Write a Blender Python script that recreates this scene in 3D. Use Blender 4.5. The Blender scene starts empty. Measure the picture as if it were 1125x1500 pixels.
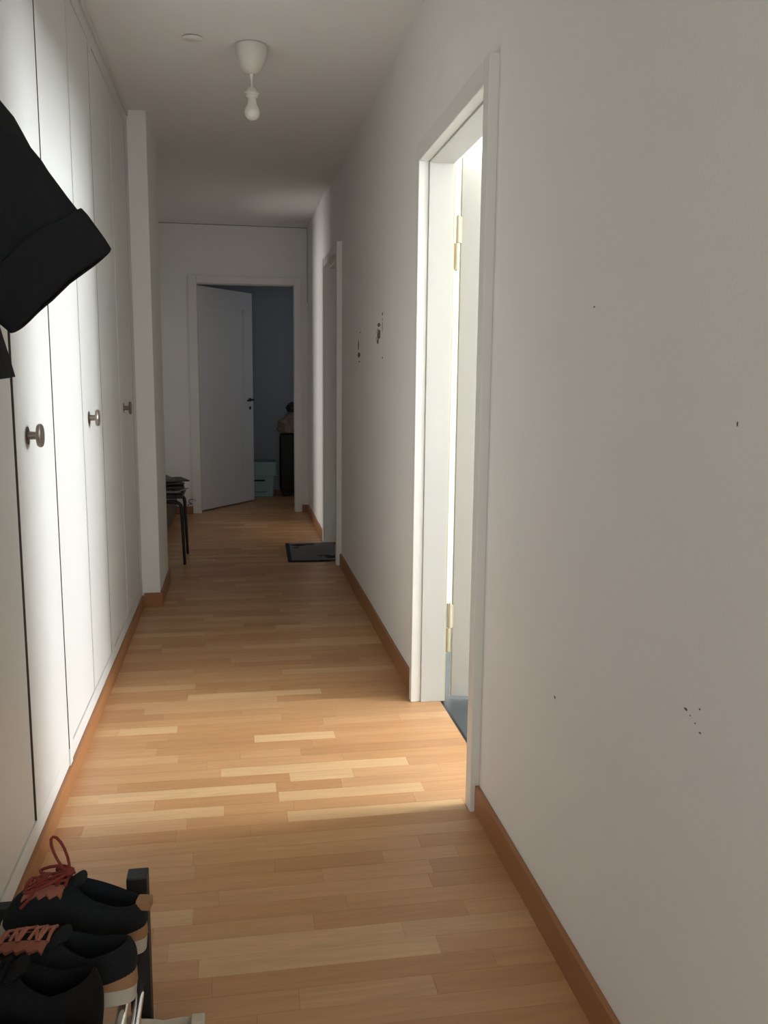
import bpy, bmesh, math, random
from mathutils import Vector, Matrix, noise

# ------------------------------------------------------------------ camera
scene = bpy.context.scene
COL = scene.collection
CAM_H = 1.24
YAW, PITCH, ROLL, FPX = 0.168981, 0.154285, 0.009684, 1267.64
cam = bpy.data.cameras.new('camera'); cam_o = bpy.data.objects.new('camera', cam); COL.objects.link(cam_o)
fw = Vector((math.sin(YAW) * math.cos(PITCH), math.cos(YAW) * math.cos(PITCH), -math.sin(PITCH)))
rt = Vector((math.cos(YAW), -math.sin(YAW), 0)); up = rt.cross(fw)
r2 = rt * math.cos(ROLL) + up * math.sin(ROLL); u2 = up * math.cos(ROLL) - rt * math.sin(ROLL)
m = Matrix((r2, u2, -fw)).transposed().to_4x4(); m.translation = (0, 0, CAM_H)
cam_o.matrix_world = m
cam.sensor_fit = 'VERTICAL'; cam.sensor_height = 36.0; cam.lens = FPX / 1500 * 36.0
cam.clip_start = 0.02
scene.camera = cam_o

# ------------------------------------------------------------------ world, lights, exposure
w = bpy.data.worlds.new('overcast_sky'); scene.world = w; w.use_nodes = True
w.node_tree.nodes['Background'].inputs[0].default_value = (0.78, 0.86, 1.0, 1)
w.node_tree.nodes['Background'].inputs[1].default_value = 0.12

def area(name, loc, target, sx, sy, power, col):
    l = bpy.data.lights.new(name, 'AREA'); l.shape = 'RECTANGLE'; l.size = sx; l.size_y = sy
    l.energy = power; l.color = col
    o = bpy.data.objects.new(name, l); COL.objects.link(o); o.location = loc
    o.rotation_euler = (Vector(target) - Vector(loc)).to_track_quat('-Z', 'Y').to_euler()
    return o
# daylight arriving at the windows, plus an added hall fill
area('daylight_bathroom_window', (4.0, 2.40, 1.80), (0.0, 2.40, 0.9), 0.88, 1.12, 158, (0.91, 0.96, 1.0))
area('daylight_niche_window', (-3.9, 8.75, 1.4), (0.6, 7.2, 1.1), 0.8, 1.2, 57, (1.0, 0.975, 0.945))
area('hall_fill', (0.1, -1.62, 1.5), (0.1, 2.0, 1.0), 0.85, 1.3, 11.2, (0.96, 0.985, 1.0))  # fill light added behind the camera to brighten the near hall
area('daylight_bedroom_window', (1.85, 8.75, 1.5), (-0.4, 8.3, 1.2), 0.8, 1.1, .37, (0.84, 0.91, 1.0))
vs = scene.view_settings
vs.view_transform = 'Standard'; vs.look = 'None'; vs.exposure = 0.88; vs.gamma = 1.0
vs.use_curve_mapping = False

# ------------------------------------------------------------------ materials
def lin(h):
    c = [int(h[i:i + 2], 16) / 255 for i in (0, 2, 4)]
    return tuple((x / 12.92 if x <= .04045 else ((x + .055) / 1.055) ** 2.4) for x in c) + (1,)

def mat(name, h, rough=.6, var=.0, vscale=8, bump=0.0, bscale=60, metal=0.0, coat=0.0, stretch=(1, 1, 1), spec=.5):
    m = bpy.data.materials.new(name); m.use_nodes = True
    nt = m.node_tree; b = nt.nodes['Principled BSDF']
    b.inputs['Base Color'].default_value = lin(h); b.inputs['Roughness'].default_value = rough
    b.inputs['Metallic'].default_value = metal; b.inputs['Coat Weight'].default_value = coat
    b.inputs['Specular IOR Level'].default_value = spec
    tc = nt.nodes.new('ShaderNodeTexCoord'); mp = nt.nodes.new('ShaderNodeMapping')
    mp.inputs['Scale'].default_value = stretch
    nt.links.new(tc.outputs['Object'], mp.inputs[0])
    if var > 0:
        n = nt.nodes.new('ShaderNodeTexNoise'); n.inputs['Scale'].default_value = vscale
        n.inputs['Detail'].default_value = 5
        nt.links.new(mp.outputs[0], n.inputs['Vector'])
        mx = nt.nodes.new('ShaderNodeMix'); mx.data_type = 'RGBA'
        c = lin(h); mx.inputs[6].default_value = tuple(x * (1 - var) for x in c[:3]) + (1,)
        mx.inputs[7].default_value = tuple(min(1, x * (1 + var)) for x in c[:3]) + (1,)
        nt.links.new(n.outputs[0], mx.inputs[0]); nt.links.new(mx.outputs[2], b.inputs['Base Color'])
    if bump > 0:
        n2 = nt.nodes.new('ShaderNodeTexNoise'); n2.inputs['Scale'].default_value = bscale
        n2.inputs['Detail'].default_value = 4
        nt.links.new(mp.outputs[0], n2.inputs['Vector'])
        bp = nt.nodes.new('ShaderNodeBump'); bp.inputs['Strength'].default_value = bump
        bp.inputs['Distance'].default_value = .01
        nt.links.new(n2.outputs[0], bp.inputs['Height']); nt.links.new(bp.outputs[0], b.inputs['Normal'])
    return m

def wood_floor():
    m = bpy.data.materials.new('beech_laminate'); m.use_nodes = True
    nt = m.node_tree; N = nt.nodes.new; b = nt.nodes['Principled BSDF']; L = nt.links.new
    at = N('ShaderNodeAttribute'); at.attribute_name = 'tone'
    geo = N('ShaderNodeNewGeometry')
    off = N('ShaderNodeVectorMath'); off.operation = 'MULTIPLY_ADD'
    cmb = N('ShaderNodeCombineXYZ'); L(at.outputs['Fac'], cmb.inputs[0]); L(at.outputs['Fac'], cmb.inputs[1]); L(at.outputs['Fac'], cmb.inputs[2])
    L(cmb.outputs[0], off.inputs[0]); off.inputs[1].default_value = (37, 53, 11); L(geo.outputs['Position'], off.inputs[2])
    mp = N('ShaderNodeMapping'); mp.inputs['Scale'].default_value = (3.0, 42, 20); L(off.outputs[0], mp.inputs[0])
    n1 = N('ShaderNodeTexNoise'); n1.inputs['Scale'].default_value = 1.0; n1.inputs['Detail'].default_value = 6; n1.inputs['Distortion'].default_value = 1.2
    L(mp.outputs[0], n1.inputs['Vector'])
    mp2 = N('ShaderNodeMapping'); mp2.inputs['Scale'].default_value = (26, 330, 60); L(off.outputs[0], mp2.inputs[0])
    n2 = N('ShaderNodeTexNoise'); n2.inputs['Scale'].default_value = 1.0; n2.inputs['Detail'].default_value = 2
    L(mp2.outputs[0], n2.inputs['Vector'])
    ramp = N('ShaderNodeValToRGB'); e = ramp.color_ramp.elements
    e[0].position = 0; e[0].color = lin('B4855A'); e[1].position = 1; e[1].color = lin('D1AB7E')
    for p, c in ((.28, 'BC8C5E'), (.6, 'C4966A'), (.82, 'CCA376')):
        x = e.new(p); x.color = lin(c)
    L(at.outputs['Fac'], ramp.inputs[0])
    r1 = N('ShaderNodeMapRange'); r1.inputs[1].default_value = .3; r1.inputs[2].default_value = .7
    r1.inputs[3].default_value = .9; r1.inputs[4].default_value = 1.07; L(n1.outputs[0], r1.inputs[0])
    r3 = N('ShaderNodeMapRange'); r3.inputs[1].default_value = .25; r3.inputs[2].default_value = .5
    r3.inputs[3].default_value = .93; r3.inputs[4].default_value = 1.0; L(n2.outputs[0], r3.inputs[0])
    mu = N('ShaderNodeMath'); mu.operation = 'MULTIPLY'; L(r1.outputs[0], mu.inputs[0]); L(r3.outputs[0], mu.inputs[1])
    sc = N('ShaderNodeVectorMath'); sc.operation = 'SCALE'; L(ramp.outputs[0], sc.inputs[0]); L(mu.outputs[0], sc.inputs['Scale'])
    L(sc.outputs[0], b.inputs['Base Color'])
    b.inputs['Roughness'].default_value = .38; b.inputs['Specular IOR Level'].default_value = .42
    return m

M = dict(
    wall=mat('warm_white_wall_paint', 'F0EEE9', .85, .018, 2.2, .10, 160),
    ceil=mat('white_ceiling_paint', 'F3F1EC', .9, .015, 1.5, .06, 120),
    white=mat('white_gloss_paint', 'D9D8D4', .42, .012, 5, .05, 14),
    bedw=mat('grey_blue_wall_paint', 'A4AAB0', .85, .015, 3),
    doorp=mat('off_white_door_paint', 'CBC9C2', .5, .015, 9, .04, 30),
    bathw=mat('bright_white_wall_paint', 'F0EFEA', .7, .01, 4),
    casing=mat('white_door_frame_paint', 'E9E7E0', .45, .015, 9, .05, 30),
    cream=mat('yellowed_cream_paint', 'CFC4A8', .45, .03, 14),
    greyw=mat('cool_white_door_paint', 'D9DADA', .5, .012, 6, .04, 30),
    base=mat('beech_veneer_baseboard', '9C6A42', .42, .14, 4, .03, 30, stretch=(6, 1.2, 22)),
    gapshade=mat('dark_gap_shade', '4E4238', .9, .1, 40),  # dark brown that paints in the shade along the door gaps
    dark=mat('dark_gap_interior', '2A231E', .9),
    metal=mat('brushed_nickel', '8A7E74', .38, .06, 30, metal=.85),
    chrome=mat('chrome_tube', 'D8D8D6', .14, metal=1.0),
    blackm=mat('black_steel', '141516', .45, .05, 20),
    blackw=mat('black_painted_wood', '191919', .55, .08, 30, .05, 60),
    blackf=mat('black_jacket_cloth', '17191A', .9, .12, 60, .25, 420, spec=.2),
    blackb=mat('charcoal_jacket_hem', '232425', .9, .12, 60, .25, 420, spec=.2),
    slate=mat('grey_linoleum', '434849', .5, .08, 6, .03, 40),
    plast=mat('white_plastic', 'E2DED4', .4),
    bulb=mat('opal_bulb_glass', 'E8E5DA', .22),
    mesh=mat('black_knit_mesh', '1E2123', .92, .25, 260, .5, 600, spec=.25),
    felt=mat('charcoal_felt', '2B2C2D', .95, .25, 120, .5, 500, spec=.2),
    blacks=mat('black_suede', '121212', .9, .2, 120, .3, 400, spec=.2),
    sole=mat('pale_grey_rubber', 'B9B0A0', .7, .05, 40),
    tan=mat('tan_rubber', '9A7350', .7, .06, 40),
    rust=mat('rust_red_lace', '7E2F24', .85, .12, 200, .3, 900),
    rusty=mat('terracotta_eyestay', '9C5E48', .8, .1, 80, .2, 300),
    grey=mat('grey_lining', '8C8E8A', .9, .1, 80),
    beige=mat('beige_suede', 'C9BCA6', .9, .08, 90, .2, 300),
    mat_b=mat('black_mat_border', '17191C', .95, .2, 200, .6, 500),
    mat_g=mat('grey_mat_pile', '808082', .97, .12, 220, .8, 600),
    teal=mat('pale_teal_box', '8FAEAC', .6, .03, 10),
    suit=mat('black_suitcase_shell', '0E0E10', .6, .05, 20),
    bag=mat('taupe_crumpled_cloth', '97897C', .95, .15, 12, .3, 60),
    bag2=mat('dark_grey_cloth', '4A4645', .95, .15, 12, .3, 60),
    chest=mat('dark_grey_chest_paint', '5A544F', .8, .06, 10),
    paper=mat('off_white_paper', 'B9B2A6', .8, .05, 30),
    paperd=mat('dark_magazine_cover', '37332F', .55, .3, 14),
    paperm=mat('grey_magazine_cover', '716A62', .6, .3, 14),
    plug=mat('exposed_brown_plaster', '7E6A55', .95, .3, 60),
    chip=mat('white_filler', 'C8C3BA', .9),
    scuff=mat('dark_scuff', '6E645A', .9),
    cable=mat('grey_cable', '4A443E', .6),
)
M['floor'] = wood_floor()

# ------------------------------------------------------------------ helpers
def tag(o, label, cat=None, group=None, kind=None):
    if label: o['label'] = label
    if cat: o['category'] = cat
    if group: o['group'] = group
    if kind: o['kind'] = kind
    return o

def thing(name, label, cat, loc=(0, 0, 0), rz=0, group=None, kind=None):
    o = bpy.data.objects.new(name, None); COL.objects.link(o)
    o.empty_display_size = .05; o.location = loc; o.rotation_euler = (0, 0, rz)
    return tag(o, label, cat, group, kind)

def obj(name, bm, material, parent=None, smooth=False, loc=None):
    me = bpy.data.meshes.new(name)
    bmesh.ops.recalc_face_normals(bm, faces=bm.faces)
    bm.to_mesh(me); bm.free()
    if smooth:
        for p in me.polygons: p.use_smooth = True
        me.set_sharp_from_angle(angle=math.radians(38))
    me.materials.append(M[material])
    o = bpy.data.objects.new(name, me); COL.objects.link(o)
    if parent: o.parent = parent
    if loc: o.location = loc
    return o

def box(bm, x0, x1, y0, y1, z0, z1, bev=0.0):
    ret = bmesh.ops.create_cube(bm, size=1.0)
    vsx = ret['verts']
    for v in vsx:
        v.co = Vector(((x0 + x1) / 2 + v.co.x * (x1 - x0), (y0 + y1) / 2 + v.co.y * (y1 - y0), (z0 + z1) / 2 + v.co.z * (z1 - z0)))
    if bev > 0:
        es = list({e for v in vsx for e in v.link_edges})
        bmesh.ops.bevel(bm, geom=es, offset=bev, segments=2, affect='EDGES', profile=.6)
    return bm

def nb(*boxes, bev=0.0):
    bm = bmesh.new()
    for b in boxes: box(bm, *b, bev=bev)
    return bm

def struct(name, boxes, material, label, bev=0.0):
    o = obj(name, nb(*boxes, bev=bev), material)
    return tag(o, label, None, None, 'structure')

def tube(bm, pts, rad, seg=10, closed=False, caps=True):
    pts = [Vector(p) for p in pts]; n = len(pts); rings = []
    nrm = None
    for i, p in enumerate(pts):
        a = pts[(i - 1) % n] if (closed or i > 0) else p
        b = pts[(i + 1) % n] if (closed or i < n - 1) else p
        t = (b - a).normalized()
        if nrm is None:
            nrm = t.orthogonal().normalized()
        nrm = (nrm - t * nrm.dot(t)).normalized(); bn = t.cross(nrm)
        r = rad[i] if isinstance(rad, (list, tuple)) else rad
        rings.append([bm.verts.new(p + (nrm * math.cos(k * 2 * math.pi / seg) + bn * math.sin(k * 2 * math.pi / seg)) * r) for k in range(seg)])
    for i in range(n if closed else n - 1):
        A, B = rings[i], rings[(i + 1) % n]
        for k in range(seg): bm.faces.new((A[k], A[(k + 1) % seg], B[(k + 1) % seg], B[k]))
    if caps and not closed:
        bm.faces.new(rings[0][::-1]); bm.faces.new(rings[-1])
    return bm

def lathe(prof, seg=32, axis='z', org=(0, 0, 0), bm=None):
    bm = bm or bmesh.new(); org = Vector(org); rings = []
    for r, z in prof:
        ring = []
        for k in range(seg):
            a = 2 * math.pi * k / seg; c, s = math.cos(a) * r, math.sin(a) * r
            p = {'z': Vector((c, s, z)), 'x': Vector((z, c, s)), 'y': Vector((c, z, s))}[axis]
            ring.append(bm.verts.new(org + p))
        rings.append(ring)
    for A, B in zip(rings, rings[1:]):
        for k in range(seg): bm.faces.new((A[k], A[(k + 1) % seg], B[(k + 1) % seg], B[k]))
    bm.faces.new(rings[0][::-1]); bm.faces.new(rings[-1])
    return bm

def loft(rings, cap0=True, cap1=True, bm=None):
    bm = bm or bmesh.new(); R = [[bm.verts.new(p) for p in r] for r in rings]
    n = len(R[0])
    for A, B in zip(R, R[1:]):
        for k in range(n): bm.faces.new((A[k], A[(k + 1) % n], B[(k + 1) % n], B[k]))
    if cap0: bm.faces.new(R[0][::-1])
    if cap1: bm.faces.new(R[-1])
    return bm

def blob_poly(bm, pts, thick, axis='x', sgn=-1):
    """flat irregular patch with a little thickness; pts in the plane"""
    def P(a, b, d):
        return {'x': Vector((sgn * d, a, b)), 'z': Vector((a, b, d)), 'y': Vector((a, sgn * d, b))}[axis]
    A = [bm.verts.new(P(a, b, 0)) for a, b in pts]; B = [bm.verts.new(P(a, b, thick)) for a, b in pts]
    n = len(pts)
    for k in range(n): bm.faces.new((A[k], A[(k + 1) % n], B[(k + 1) % n], B[k]))
    bm.faces.new(A[::-1]); bm.faces.new(B)

# ------------------------------------------------------------------ plan of the place (metres)
XW = 0.672            # right wall face
XW2 = 0.648           # right wall face past the second doorway
XF = -0.52            # face of the wardrobe frames
ZC = 2.545            # ceiling
YFAR = 7.97           # far wall
TH = 0.09             # right wall thickness
D1A, D1B = 2.315, 3.130      # bathroom doorway
D2A, D2B = 5.665, 6.45       # second doorway
FX0, FX1 = -0.33, 0.525      # far doorway
YB = -1.5             # wall behind
XN = -1.02            # niche wall
PY0, PY1, PX = 4.715, 5.285, -0.424    # pillar

# floor slab and laminate strips
floor = struct('floor', [(-1.6, XW + TH, YB, 9.7, -.12, -.008)], 'dark', 'pale beech laminate strip floor of the long hallway')
bath_floor = struct('floor', [(XW + TH + .012, 3.95, 1.6, 4.7, -.12, -.012)], 'slate', 'dark grey linoleum floor of the bright side room')
obj('threshold_edge', nb((XW + TH, XW + TH + .012, D1A - .03, D1B + .03, -.05, -.002)), 'blackm', bath_floor)

PITCHY = .0615
rng = random.Random(11)
def xrange(y):
    a, b = XF, XW
    if D1A - .06 < y < D1B + .06: b = XW + TH
    if PY0 < y < PY1: a = PX - .1
    if y > PY1: a = XN
    if D2A - .05 < y < D2B + .05: b = XW + .12
    if y > D2B + .05: b = XW2 + .01
    if YFAR < y < YFAR + .1: a, b = FX0 - .03, FX1 + .03
    if y >= YFAR + .1: a, b = -1.2, XW + TH
    return a, b
pieces = []
ny = int((9.68 - YB) / PITCHY)
y0s = 1.178 - PITCHY * int((1.178 - YB) / PITCHY)
for j in range(ny):
    y = y0s + j * PITCHY
    if y + PITCHY > 9.69: break
    a, b = xrange(y + PITCHY / 2)
    x = a
    first = rng.uniform(.08, .5)
    while x < b - .001:
        ln = first if x == a else rng.choice((.2, .28, .36, .44, .52, .6))
        x1 = min(b, x + ln)
        if b - x1 < .09: x1 = b
        t = rng.random()
        t = .22 + .5 * t if rng.random() < .7 else (rng.uniform(.8, 1.0) if rng.random() < .45 else rng.uniform(0, .2))
        pieces.append((x, x1, y, y + PITCHY, t)); x = x1
def strip(bm, lay, p, z=0.0):
    x0, x1, ya, yb, t = p
    g = .00025
    n0 = len(bm.faces)
    box(bm, x0 + g, x1 - g, ya + g, yb - g, -.008, z)
    bm.faces.ensure_lookup_table()
    for f in bm.faces[n0:]: f[lay] = t
near = [p for p in pieces if p[2] >= 1.2][:300]
rest = [p for p in pieces if p not in set(near)]
for p in near:
    bm = bmesh.new(); lay = bm.faces.layers.float.new('tone'); strip(bm, lay, p)
    obj('floor_strip', bm, 'floor', floor)
bm = bmesh.new(); lay = bm.faces.layers.float.new('tone')
for p in rest: strip(bm, lay, p)
tag(obj('floor_strips', bm, 'floor', floor), None, None, None, 'stuff')

# ceiling and walls
struct('ceiling', [(-4.2, 4.2, YB - .1, 9.8, ZC, ZC + .12)], 'ceil', 'white painted hallway ceiling')
wr = struct('wall_right', [
    (XW, XW + TH, YB, D1A - .01, 0, ZC), (XW, XW + TH, D1A - .01, D1B + .01, 2.005, ZC), (XW, XW + TH, D1B + .01, 5.60, 0, ZC),
    (XW, XW + .26, 5.60, D2A - .01, 0, ZC), (XW2, XW2 + .28, D2B + .01, YFAR, 0, ZC),
    ], 'wall', 'long plain off-white wall with scuffs and two doorways')
bm = bmesh.new()
box(bm, XW, XW + .26, D2A - .01, D2B + .01, 2.03, ZC)
for v in bm.verts:
    if v.co.x < XW + .1 and v.co.y > 6: v.co.x = XW2
obj('wall_over_door', bm, 'wall', wr)
wf = struct('wall_far', [(XN - .2, FX0 - .01, YFAR, YFAR + .1, 0, ZC), (FX1 + .01, XW2 + .3, YFAR, YFAR + .1, 0, ZC), (FX0 - .01, FX1 + .01, YFAR, YFAR + .1, 2.05, ZC)],
       'wall', 'off-white end wall of the hallway with a doorway')
struct('pillar', [(-.9, PX, PY0, PY1, 0, ZC)], 'wall', 'narrow off-white wall pillar at the end of the wardrobes')
NW0, NW1 = 7.22, 7.9
struct('wall_left', [(XN - .12, XN, PY1 - .2, NW0, 0, ZC), (XN - .12, XN, NW1, YFAR + .05, 0, ZC), (XN - .12, XN, NW0, NW1, 0, .35), (XN - .12, XN, NW0, NW1, 2.12, ZC),
       (-1.2, -.9, PY1 - .06, PY1, 0, ZC)], 'wall', 'off-white side wall of the niche past the pillar')
struct('wall_left_near', [(XF - .1, XF, YB, -.24, 0, ZC)], 'wall', 'off-white wall before the wardrobes begin')
struct('wall_back', [(XF - .1, -.36, YB - .1, YB, 0, ZC), (.56, XW + TH, YB - .1, YB, 0, ZC), (-.36, .56, YB - .1, YB, 0, .8), (-.36, .56, YB - .1, YB, 2.2, ZC)],
       'wall', 'off-white wall at the other end of the hallway')
# bright side room
BX = 3.85
struct('wall_bathroom', [(BX, BX + .1, 1.6, 1.94, -.02, ZC), (BX, BX + .1, 2.86, 4.7, -.02, ZC), (BX, BX + .1, 1.94, 2.86, -.02, 1.22), (BX, BX + .1, 1.94, 2.86, 2.37, ZC),
       (XW + TH, BX + .1, 1.5, 1.6, -.02, ZC), (XW + TH, BX + .1, 4.6, 4.7, -.02, ZC)], 'bathw', 'bright white walls of the side room')
# dim end room
struct('wall_bedroom', [(-1.3, XW + .96, 9.6, 9.7, 0, ZC), (-1.3, -1.2, YFAR + .1, 9.7, 0, ZC),
       (1.63, 1.73, YFAR, 8.3, 0, ZC), (1.63, 1.73, 9.2, 9.7, 0, ZC), (1.63, 1.73, 8.3, 9.2, 0, .85), (1.63, 1.73, 8.3, 9.2, 2.1, ZC)],
       'bedw', 'dim grey-blue wall of the room behind the far door')
struct('floor', [(XW + TH, 1.73, YFAR, 9.7, -.12, 0)], 'base', 'brown wooden floor of the dim end room')
# second room seen only as a closed doorway back
struct('wall_second_room', [(XW + .26, XW + .30, D2A - .1, D2B + .1, 0, 2.1)], 'casing', 'closed white door set back in the second doorway')

def window(name, axis, pos, a0, a1, z0, z1, label):
    t = thing(name, label, None, (0, 0, 0), 0, None, 'structure')
    f = .05
    def bx(a, b, c, d, th=.05):
        return (pos - th / 2, pos + th / 2, a, b, c, d) if axis == 'x' else (a, b, pos - th / 2, pos + th / 2, c, d)
    obj('window_frame', nb(bx(a0, a0 + f, z0, z1), bx(a1 - f, a1, z0, z1), bx(a0 + f, a1 - f, z0, z0 + f), bx(a0 + f, a1 - f, z1 - f, z1)), 'plast', t)
    obj('window_sill', nb(bx(a0 - .03, a1 + .03, z0 - .03, z0, .16)), 'plast', t)
    return t
window('window_1', 'x', 3.9, 1.94, 2.86, 1.22, 2.37, 'white framed window lighting the side room')
window('window_2', 'x', XN - .06, NW0, NW1, .35, 2.12, 'white framed window in the niche wall')
window('fill_window_3', 'y', YB - .05, -.36, .56, .8, 2.2, 'added white window frame for the fill light behind the camera')  # unseen window, added to house the hall fill light
window('window_4', 'x', 1.68, 8.3, 9.2, .85, 2.1, 'white framed window of the dim end room')

# baseboards
def baseb(name, boxes, label):
    o = struct(name, boxes, 'base', label, bev=.002); return o
HB = .082
baseb('baseboard_right', [(XW - .013, XW, YB, 2.262, 0, HB)], 'beech baseboard along the near right wall')
baseb('baseboard_right_middle', [(XW - .013, XW, 3.165, 5.60, 0, HB)], 'beech baseboard between the two right doorways')
baseb('baseboard_right_end', [(XW2 - .013, XW2, 6.53, YFAR, 0, .065)], 'beech baseboard beside the end wall')
baseb('baseboard_far', [(XN, -.405, YFAR - .013, YFAR, 0, .065), (.59, XW2 - .013, YFAR - .013, YFAR, 0, .065)], 'beech baseboard of the end wall')
baseb('baseboard_pillar', [(XF + .012, PX + .013, PY0 - .013, PY0, 0, .075), (PX, PX + .013, PY0, PY1, 0, .075)], 'beech baseboard around the pillar')
baseb('baseboard_left', [(XF - .01, XF + .012, -.24, PY0 - .013, 0, .064)], 'beech kickboard running below the white wardrobes')
# thin cracks where the end wall meets ceiling and corner
obj('corner_crack', nb((-.66, XW2 - .004, YFAR - .0015, YFAR + .002, ZC - .006, ZC - .003), (XW2 - .006, XW2 - .003, YFAR - .0015, YFAR + .002, 1.9, ZC - .004)), 'dark', wf)

# ------------------------------------------------------------------ doorways
def casing(parent, x_front, x_back, ya, yb, z1, wd, wd2, mtl='casing'):
    """three casing boards on a right-hand wall"""
    obj('casing_board', nb((x_front, x_back, ya - wd, ya, 0, z1 + .062), bev=.003), mtl, parent)
    obj('casing_board', nb((x_front, x_back, yb, yb + wd2, 0, z1 + .062), bev=.003), mtl, parent)
    obj('casing_board', nb((x_front, x_back, ya, yb, z1, z1 + .062), bev=.003), mtl, parent)
d1 = thing('door_1', 'wide open white door and frame of the bright side room', None, (0, 0, 0), 0, None, 'structure')
casing(d1, XW - .026, XW + .012, D1A, D1B, 1.993, .052, .036)
JX = XW + TH + .012
obj('jamb', nb((XW + .012, JX, D1A - .012, D1A + .004, 0, 1.993), bev=.002), 'casing', d1)
obj('jamb', nb((XW + .012, JX, D1B - .006, D1B + .03, 0, 1.993), bev=.002), 'doorp', d1)
obj('jamb', nb((XW + .012, JX, D1A + .004, D1B - .006, 1.988, 2.01), bev=.002), 'doorp', d1)
obj('jamb_edge', nb((JX, JX + .006, D1B - .004, D1B + .03, 0, 1.99)), 'cream', d1)
LA = math.radians(-18)
leaf = obj('door_leaf', nb((0, .77, -.002, .04, .012, 2.018), bev=.003), 'doorp', d1)
leaf.location = (JX + .034, D1B + .015, 0); leaf.rotation_euler = (0, 0, LA)
obj('leaf_edge', nb((-.004, -.0005, 0, .038, .014, 2.016)), 'cream', leaf)
lh = obj('door_handle', tube(bmesh.new(), [(.70, -.003, 1.02), (.70, -.05, 1.02), (.69, -.055, 1.02), (.58, -.055, 1.02)], .009), 'metal', leaf, True)
for z0, z1 in ((.195, .385), (1.625, 1.815)):
    zm = (z0 + z1) / 2
    h = thing('hinge', None, None); h.parent = d1
    obj('hinge_knuckle', lathe([(.002, z0 - .004), (.007, z0), (.0085, z0 + .006), (.0085, zm - .001)], 14, 'z', (JX + .017, D1B + .006, 0)), 'cream', h, True)
    obj('hinge_knuckle', lathe([(.0085, zm + .001), (.0085, z1 - .006), (.007, z1), (.002, z1 + .004)], 14, 'z', (JX + .022, D1B + .006, 0)), 'cream', h, True)
    obj('hinge_plate', nb((JX + .018, JX + .036, D1B + .004, D1B + .008, zm, z1 - .004)), 'cream', h)

d2 = thing('door_2', 'second doorway with white frame and deep reveal behind the doormat', None, (0, 0, 0), 0, None, 'structure')
obj('casing_board', nb((XW - .034, XW + .01, D2A - .06, D2A, 0, 2.085), bev=.003), 'casing', d2)
obj('casing_board', nb((XW2 - .014, XW2 + .01, D2B, D2B + .07, 0, 2.085), bev=.003), 'casing', d2)
obj('casing_board', nb((XW - .034, XW + .01, D2A, D2B, 2.025, 2.085), bev=.003), 'casing', d2)
obj('jamb', nb((XW2, XW + .26, D2B - .006, D2B + .02, 0, 2.025)), 'casing', d2)
obj('jamb', nb((XW + .01, XW + .26, D2A, D2B - .006, 2.02, 2.04)), 'casing', d2)

d3 = thing('door_3', 'half open grey-white panel door and frame at the end of the hallway', None, (0, 0, 0), 0, None, 'structure')
CW = .072
obj('casing_board', nb((FX0 - CW, FX0, YFAR - .018, YFAR + .01, 0, 2.045 + CW * .85), bev=.003), 'casing', d3)
obj('casing_board', nb((FX1, FX1 + CW * .85, YFAR - .018, YFAR + .01, 0, 2.045 + CW * .85), bev=.003), 'casing', d3)
obj('casing_board', nb((FX0, FX1, YFAR - .018, YFAR + .01, 2.045, 2.045 + CW * .85), bev=.003), 'casing', d3)
obj('jamb', nb((FX0 - .012, FX0 + .003, YFAR + .01, YFAR + .11, 0, 2.045)), 'casing', d3)
obj('jamb', nb((FX1 - .003, FX1 + .012, YFAR + .01, YFAR + .11, 0, 2.045)), 'casing', d3)
obj('jamb', nb((FX0, FX1, YFAR + .01, YFAR + .11, 2.04, 2.055)), 'casing', d3)
# leaf with a recessed centre panel
def panel_leaf(wd, ht, th):
    bm = bmesh.new(); mx, mb, mt = .135, .27, .16
    box(bm, 0, mx, 0, th, .012, ht); box(bm, wd - mx, wd, 0, th, .012, ht)
    box(bm, mx, wd - mx, 0, th, .012, mb); box(bm, mx, wd - mx, 0, th, ht - mt, ht)
    return bm, (mx, wd - mx, mb, ht - mt)
bm, pr = panel_leaf(.83, 2.032, .04)
lf = obj('door_leaf', bm, 'greyw', d3)
lf.location = (FX0 + .006, YFAR + .088, 0); lf.rotation_euler = (0, 0, math.radians(54))
obj('door_panel', nb((pr[0], pr[1], .010, .03, pr[2], pr[3])), 'greyw', lf)
bmx = bmesh.new(); q = .014
for (a, b, c, d) in ((pr[0], pr[0] + q, pr[2], pr[3]), (pr[1] - q, pr[1], pr[2], pr[3]), (pr[0], pr[1], pr[2], pr[2] + q), (pr[0], pr[1], pr[3] - q, pr[3])):
    box(bmx, a, b, .004, .0105, c, d)
obj('panel_moulding', bmx, 'greyw', lf)
hd = obj('door_handle', lathe([(.018, 0), (.018, -.006), (.009, -.007), (.009, -.045), (.004, -.047)], 20, 'y', (.775, 0, 1.01)), 'blackm', lf, True)
obj('lever', tube(bmesh.new(), [(.775, -.04, 1.01), (.76, -.043, 1.01), (.68, -.043, 1.005)], .0085), 'blackm', lf, True)
obj('keyhole_plate', lathe([(.001, 0), (.017, -.001), (.016, -.005), (.002, -.006)], 20, 'y', (.775, 0, .93)), 'blackm', lf, True)

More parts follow.
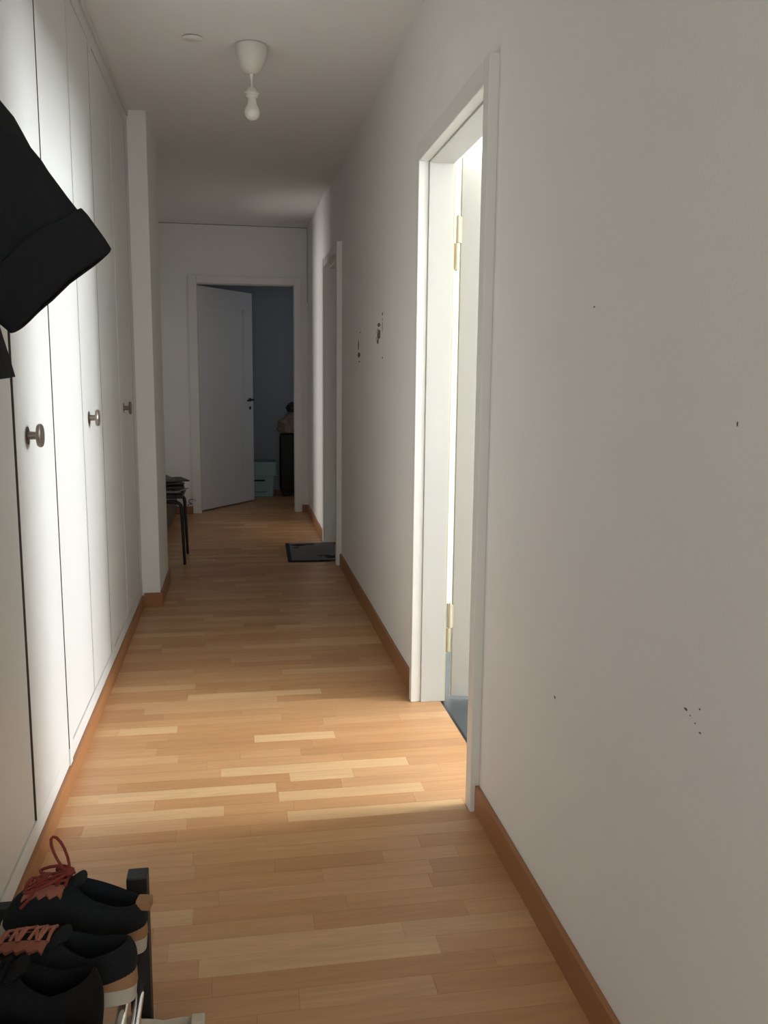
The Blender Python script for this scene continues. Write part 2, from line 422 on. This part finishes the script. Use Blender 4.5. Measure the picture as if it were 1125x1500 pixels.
# ------------------------------------------------------------------ built-in wardrobes
def wardrobe(ya, yb, d0, dm, d1_, label, proud=False):
    t = thing('built_in_wardrobe', label, 'wardrobe', (XF, ya, 0), 0, 'white built-in wardrobes along the hallway')
    W = yb - ya; z0, z1 = .118, 2.455; a, mm, b = d0 - ya, dm - ya, d1_ - ya
    obj('carcass', nb((-.42, -.021, .001, W - .001, .066, ZC - .004)), 'dark', t)
    obj('stile', nb((-.02, .003, 0, a - .0015, .066, ZC - .03), bev=.001), 'white', t)
    sp = .0072 if proud else .003
    obj('stile', nb((-.02, sp, b + .0015, W, .066, ZC - .03), bev=.001), 'white', t)
    obj('stile_gap_shade', nb((-.019, sp - .0008, b + .0009, b + .0015, .12, ZC - .1)), 'gapshade', t)  # gap line beside the far stile, its shade painted as a dark strip
    obj('bottom_rail', nb((-.02, .003, a - .0015, b + .0015, .066, z0 - .002), bev=.001), 'white', t)
    obj('top_rail', nb((-.02, .003, a - .0015, b + .0015, z1 + .002, ZC - .03), bev=.001), 'white', t)
    obj('crown_strip', nb((-.02, .012, 0, W, ZC - .03, ZC - .002), bev=.002), 'white', t)
    for k, (p, q) in enumerate(((a, mm - .0012), (mm + .0012, b))):
        pr_ = (.0018 if not proud else .0045) if k else 0.0
        dd = obj('door', nb((-.0195, pr_, p + .0015, q - .0015, z0 + .0025, z1 - .0025), bev=.0006), 'white', t)
        if k:
            if proud: obj('leaf_gap_shade', nb((-.019, pr_ - .0004, p + .0009, p + .0015, z0 + .002, z1 - .002)), 'gapshade', dd)  # dark strip in place of shade on the leaf's near edge
            kb = obj('knob', lathe([(.0225, .0015), (.0225, .003), (.0105, .004), (.0095, .024), (.0275, .0265), (.0295, .030), (.0295, .0345), (.027, .037), (.001, .0375)], 36, 'x', (0, mm + .118, 1.088)), 'metal', dd, True)
            kb.location.x = pr_ - .0015
    return t
wardrobe(3.578, PY0 - .001, 3.618, 4.085, 4.60, 'white built-in wardrobe unit touching the wall pillar')
wardrobe(2.636, 3.578, 2.674, 3.107, 3.538, 'white built-in wardrobe unit directly across from the bathroom door hinges')
wardrobe(1.69, 2.636, 1.728, 2.164, 2.598, 'brightest white built-in wardrobe unit, third counted from the pillar', True)
wardrobe(.73, 1.69, .768, 1.208, 1.652, 'white built-in wardrobe unit behind the hanging black jacket')
wardrobe(-.24, .73, -.2, .245, .69, 'white built-in wardrobe unit at the start of the row')

# ------------------------------------------------------------------ wall and ceiling details
def jag(cx, cy, rx, ry, n, rg, amt=.35):
    return [(cx + rx * math.cos(2 * math.pi * k / n) * (1 - amt * rg.random()), cy + ry * math.sin(2 * math.pi * k / n) * (1 - amt * rg.random())) for k in range(n)]
rg = random.Random(4)
def marks(name, lst, mtl, th=.0012):
    for (y, z, ry, rz_, n) in lst:
        bm = bmesh.new(); blob_poly(bm, jag(0, 0, ry, rz_, n, rg), th, 'x', -1)
        obj(name, bm, mtl, wr, loc=(XW, y, z))
marks('plaster_hole', [(4.13, 1.485, .045, .012, 10), (4.13, 1.44, .055, .028, 12), (4.16, 1.41, .03, .014, 9), (4.81, 1.36, .06, .018, 11), (4.83, 1.415, .02, .03, 8)], 'plug')
marks('plaster_chip', [(4.17, 1.458, .025, .014, 8), (4.20, 1.425, .02, .01, 8)], 'chip', .002)
marks('scuff_mark', [(1.168, .742, .006, .0022, 8), (1.155, .737, .002, .001, 6), (1.140, .731, .0025, .0012, 6), (1.125, .722, .004, .0016, 7), (1.708, .557, .004, .004, 7), (1.59, 1.376, .004, .002, 7),
                     (1.085, 1.182, .002, .004, 7), (4.03, 1.53, .014, .008, 7), (4.03, 1.505, .008, .006, 6), (4.76, 1.48, .02, .006, 7), (4.02, 1.33, .014, .006, 7), (4.79, 1.325, .03, .005, 7), (1.13, .757, .002, .002, 6), (4.03, 1.47, .004, .03, 6)], 'scuff', .0008)
# ceiling cover plate
cp = thing('ceiling_junction_cover', 'small round white cover plate hanging slightly loose on the ceiling', 'cover plate', (-.144, 3.70, ZC))
pl = obj('plate', lathe([(.038, -.001), (.041, -.002), (.041, -.003), (.038, -.0042), (.001, -.0052)], 32), 'ceil', cp, True)
pl.rotation_euler = (math.radians(3.5), 0, 0); pl.location = (0, 0, -.0012)
obj('screw', lathe([(.005, -.004), (.005, -.006), (.001, -.007)], 10, 'z', (-.012, -.022, 0)), 'dark', cp)

# pendant: canopy cup, cord, socket and bare bulb
lp = thing('ceiling_lamp', 'white ceiling rose with a bare opal bulb hanging on a short cord', 'lamp', (.082, 3.74, ZC))
obj('canopy', lathe([(.058, 0), (.0635, -.004), (.0645, -.012), (.063, -.03), (.058, -.052), (.049, -.074), (.037, -.092), (.026, -.102), (.014, -.107), (.0095, -.108)], 48), 'plast', lp, True)
obj('cord_grip', lathe([(.0095, -.107), (.009, -.116), (.0065, -.130), (.004, -.132)], 20), 'plast', lp, True)
obj('cord', lathe([(.0045, -.128), (.0045, -.160)], 12), 'plast', lp, True)
so = obj('socket', lathe([(.004, -.155), (.011, -.157), (.018, -.163), (.0205, -.170), (.0205, -.178)], 32), 'plast', lp, True)
obj('socket_ring', lathe([(.021, -.177), (.0295, -.178), (.0295, -.183), (.0235, -.187), (.0245, -.190), (.022, -.195), (.0215, -.199), (.018, -.200)], 32), 'plast', so, True)
obj('bulb', lathe([(.0165, -.198), (.017, -.212), (.0185, -.221), (.023, -.229), (.028, -.238), (.0308, -.248), (.0308, -.256), (.028, -.267), (.022, -.276), (.013, -.282), (.002, -.284)], 40), 'bulb', lp, True)

# ------------------------------------------------------------------ doormat
dm = thing('doormat', 'dark grey doormat with black border lying before the second doorway', 'doormat', (.53, 6.065, 0), math.radians(-1.5))
obj('mat_base', nb((-.195, .195, -.325, .325, .0005, .007), bev=.002), 'mat_b', dm)
obj('mat_pile', nb((-.168, .168, -.298, .298, .007, .0095)), 'mat_g', dm)
rg2 = random.Random(9)
for (cx, cy, rx, ry) in ((-.10, .23, .075, .05), (-.02, .25, .05, .03), (.11, -.21, .06, .05), (.06, -.16, .06, .025), (-.12, .13, .03, .02)):
    bm = bmesh.new(); blob_poly(bm, jag(cx, cy, rx, ry, 11, rg2, .45), .001, 'z'); o = obj('mat_print', bm, 'mat_b', dm); o.location.z = .0095
obj('mat_tag', nb((.09, .15, -.34, -.322, .001, .003)), 'paper', dm)

# ------------------------------------------------------------------ stool with magazines, chest
st = thing('stool', 'black metal stool with slim legs carrying a stack of magazines', 'stool', (-.545, 5.92, 0))
SW, SH = .19, .472
obj('seat', nb((-SW, SW, -SW, SW, SH - .026, SH), bev=.008), 'blackw', st)
for sx in (-1, 1):
    for sy in (-1, 1):
        bm = bmesh.new(); pts = []
        for k in range(6):
            a = k / 5 * math.pi / 2
            pts.append((sx * (SW - .055 + .045 * math.sin(a)), sy * (SW - .016), SH - .05 - .04 * (1 - math.cos(a))))
        pts = [(sx * .04, sy * (SW - .016), SH - .045)] + pts + [(sx * (SW + .002), sy * (SW - .012), .004)]
        tube(bm, pts, [.012] * 7 + [.0095], 10); obj('leg', bm, 'blackm', st, True)
mg = random.Random(5)
z = SH
for k in range(9):
    th = mg.choice((.006, .009, .012, .014))
    bm = nb((-.11, .11, -.145, .145, 0, th), bev=.0012)
    covers = ('paperd', 'paperm', 'paper')
    c = covers[mg.choice((0, 0, 1, 2))]
    words = {'paperd': 'dark covered magazine', 'paperm': 'grey covered magazine', 'paper': 'off-white paper booklet'}
    places = ('lying directly on the stool seat, bottom of the stack', 'second from the bottom of the stack on the stool', 'third from the bottom of the stack on the stool', 'fourth from the bottom of the stack on the stool',
              'in the middle of the stack of nine on the stool', 'fourth from the top of the stack on the stool', 'third from the top of the stack on the stool', 'second from the top of the stack on the stool', 'topmost of the stack on the stool')
    o = obj('magazine', bm, c); o.location = (-.52 + mg.uniform(-.025, .035), 5.90 + mg.uniform(-.03, .03), z); o.rotation_euler = (0, 0, mg.uniform(-.35, .35) + math.pi / 2 * (k % 3 == 1))
    tag(o, words[c] + ' ' + places[k], 'magazine', 'magazines stacked on the stool'); z += th + .0003
ch = thing('storage_chest', 'low dark grey chest standing along the niche wall behind the stool', 'chest', (-.775, 7.3, 0))
obj('plinth', nb((-.22, .222, -.58, .58, 0, .045)), 'base', ch)
obj('chest_body', nb((-.235, .235, -.6, .6, .045, .245), bev=.006), 'chest', ch)
obj('lid', nb((-.24, .24, -.605, .605, .247, .268), bev=.005), 'chest', ch)
cb = bmesh.new()
tube(cb, [(-.41 + .03 * math.cos(a) * (1 if a < 4 else .8), YFAR - .016, .112 + .02 * math.sin(a)) for a in [k * .4 for k in range(13)]] + [(-.445, YFAR - .016, .08), (-.45, YFAR - .016, .066)], .003, 8)
tag(obj('cable', cb, 'cable', None, True), 'small loop of grey cable at the end wall above the baseboard', 'cable')

# ------------------------------------------------------------------ far room things
bx_ = thing('storage_box', 'pale teal lidded storage box on the floor of the dim end room', 'box', (.20, 9.13, 0))
def taper_box(w0, d0, w1, d1, z0, z1, bev=.01):
    bm = bmesh.new()
    def rr(wd, dp, z):
        pts = []; r = .025
        for cx, cy, a0 in ((1, 1, 0), (-1, 1, 90), (-1, -1, 180), (1, -1, 270)):
            for k in range(5):
                a = math.radians(a0 + 22.5 * k); pts.append((cx * (wd - r) + r * math.cos(a), cy * (dp - r) + r * math.sin(a), z))
        return pts
    return loft([rr(w0, d0, z0), rr(w1, d1, z1)], bm=bm)
obj('box_body', taper_box(.165, .13, .183, .145, .004, .255), 'teal', bx_)
lidb = obj('box_lid', taper_box(.198, .16, .196, .158, .235, .365), 'teal', bx_)
obj('lid_rim', taper_box(.202, .164, .202, .164, .226, .244), 'teal', bx_)
obj('handle_slot', nb((-.08, .08, -.142, -.134, .165, .182)), 'dark', bx_)
obj('handle_slot', nb((-.10, .10, -.137, -.128, .05, .056)), 'dark', bx_)
su = thing('suitcase', 'tall black suitcase beside the teal box in the end room', 'suitcase', (.655, 9.1, 0))
obj('shell', nb((-.215, .215, -.12, .12, .035, .655), bev=.04), 'suit', su, True)
for k in range(5): obj('shell_rib', nb((-.15 + .075 * k - .008, -.15 + .075 * k + .008, -.126, -.118, .1, .59), bev=.002), 'suit', su)
for sx in (-1, 1):
    for sy in (-1, 1): obj('wheel', lathe([(.02, -.012), (.028, -.008), (.028, .008), (.02, .012)], 16, 'x', (sx * .17, sy * .085, .028)), 'blackm', su, True)
def crumple(name, loc, sx, sy, sz, seed, mtl, label, cat):
    bm = bmesh.new(); bmesh.ops.create_icosphere(bm, subdivisions=4, radius=1)
    for v in bm.verts:
        p = v.co.copy(); n_ = noise.fractal(p * 2.1 + Vector((seed, seed * 2, 0)), 1.0, 2.0, 4)
        rr = 1 + .26 * n_
        v.co = Vector((p.x * sx * rr, p.y * sy * rr, max(-.62, p.z) * sz * rr if p.z < 0 else p.z * sz * rr))
        if v.co.z < -.55 * sz: v.co.z = -.55 * sz
    o = obj(name, bm, mtl, None, True); o.location = (loc[0], loc[1], loc[2] + .55 * sz)
    return tag(o, label, cat)
crumple('cloth_bag', (.575, 9.1, .66), .155, .11, .12, 3.1, 'bag', 'crumpled taupe cloth bag on top of the black suitcase', 'bag')
crumple('knitted_hat', (.60, 9.1, .872), .085, .08, .07, 7.7, 'bag2', 'dark grey cloth bundle on the taupe bag', 'clothing')

# ------------------------------------------------------------------ shoe rack
RX0, RX1, RY0, RY1, RZ = -.488, -.171, .62, 1.508, .355
rk = thing('shoe_rack', 'low black wooden shoe rack with chrome tube shelves', 'shoe rack', (0, 0, 0))
rk.location = (RX0, RY0, 0)
PW = .036; dx, dy = RX1 - RX0, RY1 - RY0
for px in (0, dx - PW):
    for py in (0, dy - PW):
        obj('post', nb((px, px + PW, py, py + PW, 0, RZ), bev=.0025), 'blackw', rk)
for py in (.006, dy - PW + .006):
    for zz in (.118, .283): obj('end_rail', nb((PW, dx - PW, py, py + .024, zz, zz + .032), bev=.002), 'blackw', rk)
for zz in (.138, .266):
    for px in (.018, dx * .36, dx * .66, dx - .018):
        obj('tube', tube(bmesh.new(), [(px, PW * .5 if px in (.018, dx - .018) else .02, zz), (px, dy - (PW * .5 if px in (.018, dx - .018) else .02), zz)], .0085, 16), 'chrome', rk, True)

# ------------------------------------------------------------------ shoes
def foot(th, L, Wd, grow=0.0):
    """footprint outline, heel at x=0, toe at x=L"""
    c, s = math.cos(th), math.sin(th)
    x = L / 2 - c * L / 2                      # th=0 heel, th=pi toe
    u = x / L
    wdt = Wd * (.66 + .10 * u + .30 * math.exp(-((u - .70) / .22) ** 2) - .05 * math.exp(-((u - .42) / .12) ** 2))
    y = s * (abs(s) ** -.28 if abs(s) > 1e-4 else 1) * wdt * .5
    x = L / 2 - math.copysign(abs(c) ** .9, c) * (L / 2 + grow)
    return x, y * (1 + grow * 2 / Wd)

def shoe(name, label, cat, loc, rz, rx=0, ry=0, L=.275, Wd=.10, ht=.085, mats=('mesh', 'sole', 'rust', 'rusty', 'tan'), group=None, laces=True, loop=False, sole_t=.034, collar=.115, eyestay=True, tab=False, heel_tan=True, heelk=.10):
    up_, so_, la_, ey_, tn_ = mats
    t = thing(name, label, cat, loc, rz, group)
    t.rotation_euler = (rx, ry, rz)
    N = 56; TH = [2 * math.pi * k / N for k in range(N)]
    # sole
    rings = []
    for z, g in ((0, -.004), (.004, .0), (sole_t * .55, .002), (sole_t, -.001), (sole_t, -.012)):
        ring = []
        for th in TH:
            x, y = foot(th, L, Wd, g); u = x / L
            zz = z + (.016 * max(0, (u - .72) / .28) ** 1.8) + (.012 * max(0, (.18 - u) / .18) if z < .003 else 0) + (.010 * max(0, (.35 - u) / .35) if z > sole_t * .5 else 0)
            ring.append((x, y, zz))
        rings.append(ring)
    obj('sole', loft(rings), so_, t, True)
    if heel_tan:
        hr = []
        for z, g in ((sole_t * .72, .0032), (sole_t + .020, .002)):
            hr.append([(*foot(th, L, Wd, g), z + .006 + .0) for th in [-.95 + 1.9 * k / 20 for k in range(21)]])
        bm = bmesh.new(); A = [bm.verts.new(p) for p in hr[0]]; B = [bm.verts.new(p) for p in hr[1]]
        Ci = [bm.verts.new((p[0] + .006, p[1] * .93, p[2])) for p in hr[0]]; Di = [bm.verts.new((p[0] + .006, p[1] * .93, p[2])) for p in hr[1]]
        for k in range(20):
            bm.faces.new((A[k], A[k + 1], B[k + 1], B[k])); bm.faces.new((B[k], B[k + 1], Di[k + 1], Di[k])); bm.faces.new((Ci[k], Ci[k + 1], Di[k + 1], Di[k])); bm.faces.new((A[k], A[k + 1], Ci[k + 1], Ci[k]))
        bm.faces.new((A[0], B[0], Di[0], Ci[0])); bm.faces.new((A[20], B[20], Di[20], Ci[20]))
        obj('heel_band', bm, tn_, t, True)
    # upper : from footprint to collar, then down inside
    cl, cw, cx = collar, .058, .062
    def col(th):
        c, s = math.cos(th), math.sin(th)
        x = cx - c * cl / 2; y = s * cw / 2
        zc = ht * (1.0 + heelk * (c if c > 0 else 0) + .16 * max(0, -c) - .10 * abs(s))
        return x, y, zc
    def up(th, t_):
        x0, y0 = foot(th, L, Wd, -.002); x1, y1, z1 = col(th)
        u = x0 / L
        zb = sole_t - .004 + .016 * max(0, (u - .72) / .28) ** 1.8
        long_ = max(0, (x0 - x1) / L)
        g = t_ ** (1.0 + 1.4 * (1 - long_)) if long_ < .15 else t_ ** 1.25
        ztoe = zb + (z1 - zb) * (1 - (1 - t_) ** (1.7 + 1.0 * long_))
        bulge = math.sin(math.pi * min(1, t_ * 1.2)) * .006 if t_ < .84 else 0
        x = x0 + (x1 - x0) * g; y = y0 + (y1 - y0) * g
        d = math.hypot(x - cx, y) or 1
        return Vector((x + (x - cx) / d * bulge, y + y / d * bulge * 1.4, ztoe))
    rings = [[up(th, k / 12) for th in TH] for k in range(13)]
    inner = []
    for f, dz in ((.93, .002), (.86, -.004), (.84, -.02), (.9, -.045)):
        ring = []
        for th in TH:
            x, y, z1 = col(th); ring.append(Vector((cx + (x - cx) * f, y * f, max(sole_t + .006, z1 + dz))))
        inner.append(ring)
    ub = obj('upper', loft(rings + inner, cap0=True, cap1=True), up_, t, True)
    # tongue
    tr = []
    for k in range(7):
        s = k / 6; x = cx + cl / 2 + .035 - .05 * s; z = ht * .84 + ht * .34 * s
        hw = (.022 + .006 * s) * (1 if k < 5 else (.92 if k == 5 else .7))
        tr.append([(x + .0065 * math.cos(a), hw * math.sin(a) * 1.0, z + .006 * math.cos(a)) for a in [2 * math.pi * j / 14 for j in range(14)]])
    obj('tongue', loft(tr), up_, t, True)
    def surf(u_, side):     # point on instep; u_ 0 front .. 1 collar
        th = math.pi - side * (.16 + .30 * u_)
        p = up(th, .50 + .42 * u_)
        return p + Vector((.0, 0, .003))
    if eyestay:
        for side in (-1, 1):
            bm = bmesh.new(); row = []
            for k in range(9):
                u_ = k / 8; c_ = surf(u_, side); o_ = up(math.pi - side * (.42 + .46 * u_), .40 + .36 * u_) + Vector((0, side * .002, .003))
                if k % 2: o_ = c_.lerp(o_, .72)
                row.append((bm.verts.new(c_), bm.verts.new(o_), bm.verts.new(c_ - Vector((0, 0, .005))), bm.verts.new(o_ - Vector((0, 0, .005)))))
            for A, B in zip(row, row[1:]):
                bm.faces.new((A[0], B[0], B[1], A[1])); bm.faces.new((A[2], B[2], B[3], A[3])); bm.faces.new((A[1], B[1], B[3], A[3])); bm.faces.new((A[0], B[0], B[2], A[2]))
            bm.faces.new([row[0][i] for i in (0, 1, 3, 2)]); bm.faces.new([row[-1][i] for i in (0, 1, 3, 2)])
            obj('eyestay', bm, ey_, t)
    if laces:
        for k in range(6):
            u_ = k / 5
            a = surf(u_, -1) + Vector((0, -.006, .002)); b = surf(min(1, u_ + .18 * (k % 2)), 1) + Vector((0, .006, .002))
            mid = (a + b) / 2 + Vector((0, 0, .006))
            bm = bmesh.new(); tube(bm, [a, a.lerp(mid, .6) + Vector((0, 0, .002)), mid, b.lerp(mid, .6) + Vector((0, 0, .002)), b], .0029, 8); obj('lace', bm, la_, t, True)
            if k < 5:
                a2 = surf(u_, 1) + Vector((0, .004, .003)); b2 = surf(u_ + .2, -1) + Vector((0, -.004, .003)); m2 = (a2 + b2) / 2 + Vector((0, 0, .009))
                bm = bmesh.new(); tube(bm, [a2, m2, b2], .0026, 8); obj('lace', bm, la_, t, True)
    if loop:
        kp = (surf(1, 1) + surf(1, -1)) / 2 + Vector((0.0, 0, .016))
        kn = bmesh.new(); bmesh.ops.create_icosphere(kn, subdivisions=2, radius=.0085)
        for v in kn.verts: v.co = v.co * (1 + .2 * noise.noise(v.co * 200)) + kp
        obj('lace_knot', kn, la_, t, True)
        pts = []
        for k in range(15):
            s = k / 14; a = s * 2 * math.pi
            wdt = .0055 * math.sin(a) * (1.25 - .3 * math.cos(a)); hgt = .031 * (1 - math.cos(a))
            pts.append(kp + Vector((.002 + .022 * (hgt / .06) + wdt, .014 * math.sin(a) * .4, hgt)))
        obj('lace_loop', tube(bmesh.new(), pts, .0024, 8), la_, t, True)
        for s_, ln in ((1, .085), (-1, .06)):
            pts = [kp + Vector((ln * q * .9 + .01 * math.sin(q * 5), s_ * (.012 + .03 * q), -.008 - .034 * q + .012 * math.sin(q * 3.14))) for q in [k / 6 for k in range(7)]]
            obj('lace_end', tube(bmesh.new(), pts, .0027, 8), la_, t, True)
        for s_ in (1, -1):
            pts = []
            for k in range(13):
                a = k / 12 * 2 * math.pi
                pts.append(kp + Vector((.004 + .03 * (1 - math.cos(a)), s_ * (.008 + .012 * math.sin(a) + .012 * (1 - math.cos(a))), -.010 * (1 - math.cos(a)))))
            obj('lace_bow', tube(bmesh.new(), pts, .0027, 8), la_, t, True)
    if tab:
        obj('heel_tab', nb((-.012, .012, -.011, .011, ht * (1 + heelk) - .014, ht * (1 + heelk) + .004), bev=.003), tn_, t)
    return t
ZR = .2747
PI = math.pi
shoe('sneaker', 'black knit sneaker with rust red laces tied in a standing loop', 'shoe', (-.166, 1.384, ZR), PI - .20, L=.245, Wd=.092, loop=True, tab=True, group='shoes on the rack', ht=.112, heelk=-.16)
shoe('sneaker', 'black sneaker with terracotta eyestay, beside the loop-laced one', 'shoe', (-.170, 1.268, ZR), PI - .18, L=.255, Wd=.092, group='shoes on the rack', mats=('mesh', 'sole', 'rusty', 'rusty', 'tan'), ht=.095)
shoe('ankle_shoe', 'all black suede shoe next to the terracotta detailed sneaker', 'shoe', (-.205, 1.165, ZR), PI - .12, L=.27, laces=True, eyestay=False, heel_tan=False, mats=('blacks', 'blackm', 'blacks', 'blacks', 'blacks'), group='shoes on the rack', ht=.12, sole_t=.024)
shoe('slipper', 'dark charcoal felt slipper beside the all black shoe', 'shoe', (-.205, 1.062, ZR), PI - .05, L=.27, laces=False, eyestay=False, heel_tan=False, mats=('felt', 'blackm', 'blacks', 'blacks', 'blacks'), group='shoes on the rack', ht=.10, sole_t=.018)
shoe('low_shoe', 'beige suede low shoe standing on the floor under the rack', 'shoe', (-.085, 1.418, 0), PI - .02, L=.26, laces=False, eyestay=False, heel_tan=False, mats=('beige', 'sole', 'sole', 'beige', 'beige'), ht=.098, sole_t=.024, tab=True)

# ------------------------------------------------------------------ jacket on a hook
hk = thing('coat_hook', 'black coat hook screwed to the wardrobe front holding the jacket', 'hook', (XF + .0018, 1.0, 1.845))
obj('back_plate', nb((0, .006, -.025, .025, -.06, .06), bev=.002), 'blackm', hk)
obj('peg', tube(bmesh.new(), [(.004, 0, 0), (.05, 0, -.004), (.075, 0, .012), (.082, 0, .035)], .008), 'blackm', hk, True)
jk = thing('jacket', 'black jacket hanging before the wardrobes with one sleeve sticking out', 'jacket', (XF + .1, 1.0, 1.22))
J0 = Vector((XF + .1, 1.0, 1.22))
def wr3(p, amp, sc, sd): return Vector((noise.noise(p * sc + Vector((sd, 0, 0))), noise.noise(p * sc + Vector((0, sd, 5))), noise.noise(p * sc + Vector((3, 1, sd))))) * amp
rings = []
for k in range(25):
    s = k / 24; z = 1.235 + s * .53
    wy = .19 - .03 * s if s < .72 else (.168 * (1 - ((s - .72) / .28) ** 1.7) + .05)
    wx = .1215 - .039 * s if s < .8 else .0885 - .2 * (s - .8)
    cx_ = XF + .02 + wx
    ring = []
    for j in range(48):
        a = 2 * PI * j / 48; fold = .012 * math.sin(5 * a + 2 * s) * (1 - s)
        p = Vector((cx_ + (wx + fold) * math.cos(a), 1.0 + (wy + fold) * math.sin(a), z))
        p += wr3(p, .006, 9, 2.0)
        p.x = max(p.x, XF + .006)
        ring.append(p - J0)
    rings.append(ring)
body = obj('body', loft(rings), 'blackb', jk, True)
# sleeve
ax = Vector((-.615, .0, .788)).normalized(); mj = Vector((.755, 0, .655)).normalized(); mn = Vector((0, 1, 0))
cc = Vector((-.185, 1.0, 1.328))
def ringat(dist, hw, hd, seed, sc=11, amp=.006, gr=0):
    c = cc + ax * dist + Vector((0, -.02 * dist, 0)); out = []
    pm = (mj - ax * mj.dot(ax) * min(1, dist / .06)).normalized() if dist > 0 else mj
    for j in range(44):
        a = 2 * PI * j / 44
        p = c + pm * (hw + gr) * math.copysign(abs(math.cos(a)) ** .85, math.cos(a)) + mn * (hd + gr) * math.copysign(abs(math.sin(a)) ** .85, math.sin(a))
        p += wr3(p, amp, sc, seed) + wr3(p, amp * .45, sc * 3, seed)
        p.x = max(p.x, XF + .008)
        out.append(p - J0)
    return out
rs = []
for k in range(30):
    s = k / 29; dist = .004 + s * .46
    rs.append(ringat(dist, .067 + .022 * s, .016 + .05 * min(1, s * 2.2), 4.0, amp=.007 + .006 * s))
slv = obj('sleeve', loft(rs), 'blackf', jk, True)
cr = [ringat(.03, .05, .008, 4.0), ringat(.0, .062, .010, 4.0), ringat(-.001, .069, .014, 4.0), ringat(.0005, .072, .018, 4.0), ringat(.012, .0735, .021, 4.0), ringat(.042, .0745, .031, 4.0), ringat(.051, .074, .033, 4.0), ringat(.053, .069, .028, 4.0)]
obj('cuff', loft(cr), 'blackf', slv, True)
obj('hanging_loop', tube(bmesh.new(), [Vector(p) - J0 for p in ((XF + .05, .985, 1.76), (XF + .05, .987, 1.845), (XF + .05, 1.0, 1.854), (XF + .05, 1.013, 1.845), (XF + .05, 1.015, 1.76))], .003), 'blackf', jk, True)
